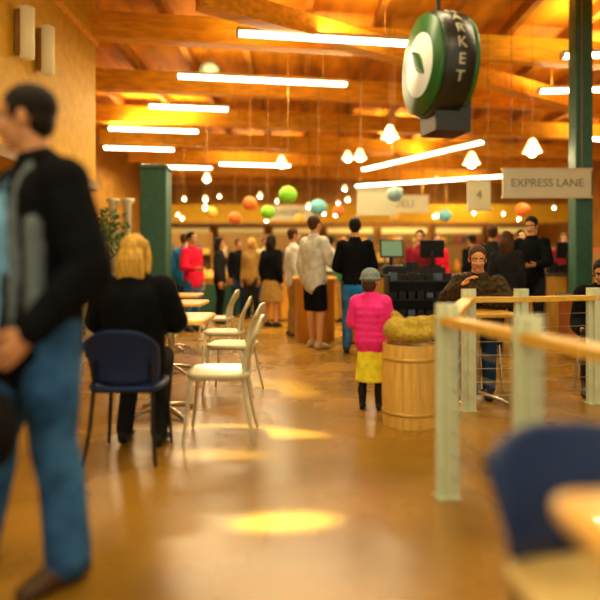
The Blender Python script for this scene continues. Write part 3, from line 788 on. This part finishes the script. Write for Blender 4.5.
crowd = [
 ('shopper_in_red_top', (-1.85, 10.3), (0.8, -0.6), 1.70, RED, JN, HB, 'short', 'pants', None),
 ('shopper_in_blue_shirt', (-2.15, 11.2), (0.3, 0.9), 1.72, CRB, JND, HBR, 'short', 'pants', None),
 ('shopper_in_slate_jacket', (-1.55, 11.6), (1, 0), 1.66, CDK, CBK, HB, 'long', 'pants', None),
 ('shopper_in_tan_coat', (-1.0, 12.4), (-0.4, -0.8), 1.68, KHK, CDK, HBL, 'long', 'pants', None),
 ('shopper_in_white_shirt', (-0.75, 13.2), (0.5, -0.8), 1.74, WHT, JN, HBR, 'short', 'pants', None),
 ('shopper_in_black_hat_coat', (-1.35, 13.2), (0.5, -0.8), 1.70, CBK, JND, HB, 'short', 'pants', None),
 ('cashier_in_burgundy', (1.95, 9.75), (-0.3, -1), 1.70, BUR, CBK, HB, 'short', 'pants', None),
 ('cashier_in_red', (2.5, 11.0), (0.2, -1), 1.70, RED, CBK, HBR, 'long', 'pants', None),
 ('shopper_in_charcoal_coat', (2.95, 9.2), (0.3, 1), 1.74, CDK, JND, HBR, 'short', 'pants', None),
 ('shopper_in_olive', (2.72, 7.9), (0.5, 0.9), 1.58, CDK, CDK, HBR, 'long', 'pants', None),
 ('shopper_in_green', (0.9, 11.8), (-0.5, -0.8), 1.72, GRN, KHK, HBR, 'short', 'pants', None),
 ('shopper_in_pale_hoodie', (0.68, 13.2), (0.5, 0.8), 1.75, CGY, JN, HB, 'short', 'pants', None),
 ('shopper_in_dark_jacket', (0.05, 13.3), (0.5, -0.8), 1.75, CBK, JND, HB, 'short', 'pants', None),
 ('clerk_in_dark_apron', (3.95, 10.7), (0, -1), 1.76, CBK, CBK, HB, 'short', 'pants', None),
 ('clerk_in_burgundy', (4.75, 10.8), (-0.3, -1), 1.70, BUR, CBK, HBR, 'short', 'pants', None),
 ('shopper_in_yellow_top', (-3.0, 12.2), (1, -0.3), 1.68, YLW, JND, HBR, 'long', 'pants', None),
 ('shopper_in_black_parka', (4.75, 8.2), (-0.4, 0.9), 1.72, CBK, JND, HB, 'short', 'pants', None),
 ('shopper_in_blue_jacket', (-0.9, 15.6), (0.4, -0.8), 1.75, CRB, JND, HB, 'short', 'pants', None),
 ('shopper_in_brown', (2.9, 15.0), (-0.4, -0.8), 1.72, BRN, JND, HB, 'short', 'pants', None),
 ('shopper_in_dark_coat', (3.6, 12.6), (-0.4, 0.8), 1.76, CBK, JND, HB, 'short', 'pants', None),
]
for n, l, f, H, t, b, h, stl, lg, _ in crowd:
    pz = {}
    if random.random() < 0.6:
        pz = {'elR': (0.26, 0.04, 1.15), 'wrR': (0.16, 0.25, 1.12)}
    human(n, l, f, H=H, top=t, bottom=b, hair=h, style=stl, legs=lg, bulk=0.02, voxel=0.02, pose=pz, skin=random.choice([SK, SK, SKD]))

# ------------------------------------------------------------------ light
def spot(loc, tgt, e, size, sx, blend=0.9, col=(1, 0.96, 0.70)):  # narrow spots added to make the bright patches on the floor
    l = bpy.data.lights.new('floor_patch_light', 'SPOT'); l.energy = e; l.spot_size = size; l.spot_blend = blend; l.color = col; l.shadow_soft_size = 0.02
    o = bpy.data.objects.new('floor_patch_light', l); scene.collection.objects.link(o); o.location = loc
    d = Vector(tgt)-Vector(loc); o.rotation_euler = d.to_track_quat('-Z', 'Y').to_euler(); o.scale = (sx, 1, 1)
spot((-0.35, 4.0, 4.3), (-0.32, 4.13, 0), 4200, math.radians(4.6), 3.6)
spot((-0.05, 2.5, 4.3), (-0.07, 2.68, 0), 4200, math.radians(3.8), 2.2)
spot((-0.5, 3.4, 4.3), (-0.48, 3.62, 0), 1500, math.radians(3.4), 3.0)
spot((-0.9, 5.2, 4.3), (-0.15, 5.6, 0), 1500, math.radians(9), 1.6)
w = bpy.data.worlds.new('world'); scene.world = w; w.use_nodes = True
w.node_tree.nodes['Background'].inputs['Color'].default_value = (1.0, 0.88, 0.62, 1); w.node_tree.nodes['Background'].inputs['Strength'].default_value = 1.15

# ------------------------------------------------------------------ camera
cam = bpy.data.cameras.new('camera'); co = bpy.data.objects.new('camera', cam); scene.collection.objects.link(co)
co.location = (0, 0, 1.15); co.rotation_euler = (math.pi/2, 0, 0)
cam.lens = 36; cam.sensor_width = 36; cam.shift_y = -0.06
cam.dof.use_dof = True; cam.dof.focus_distance = 5.6; cam.dof.aperture_fstop = 0.60
scene.camera = co
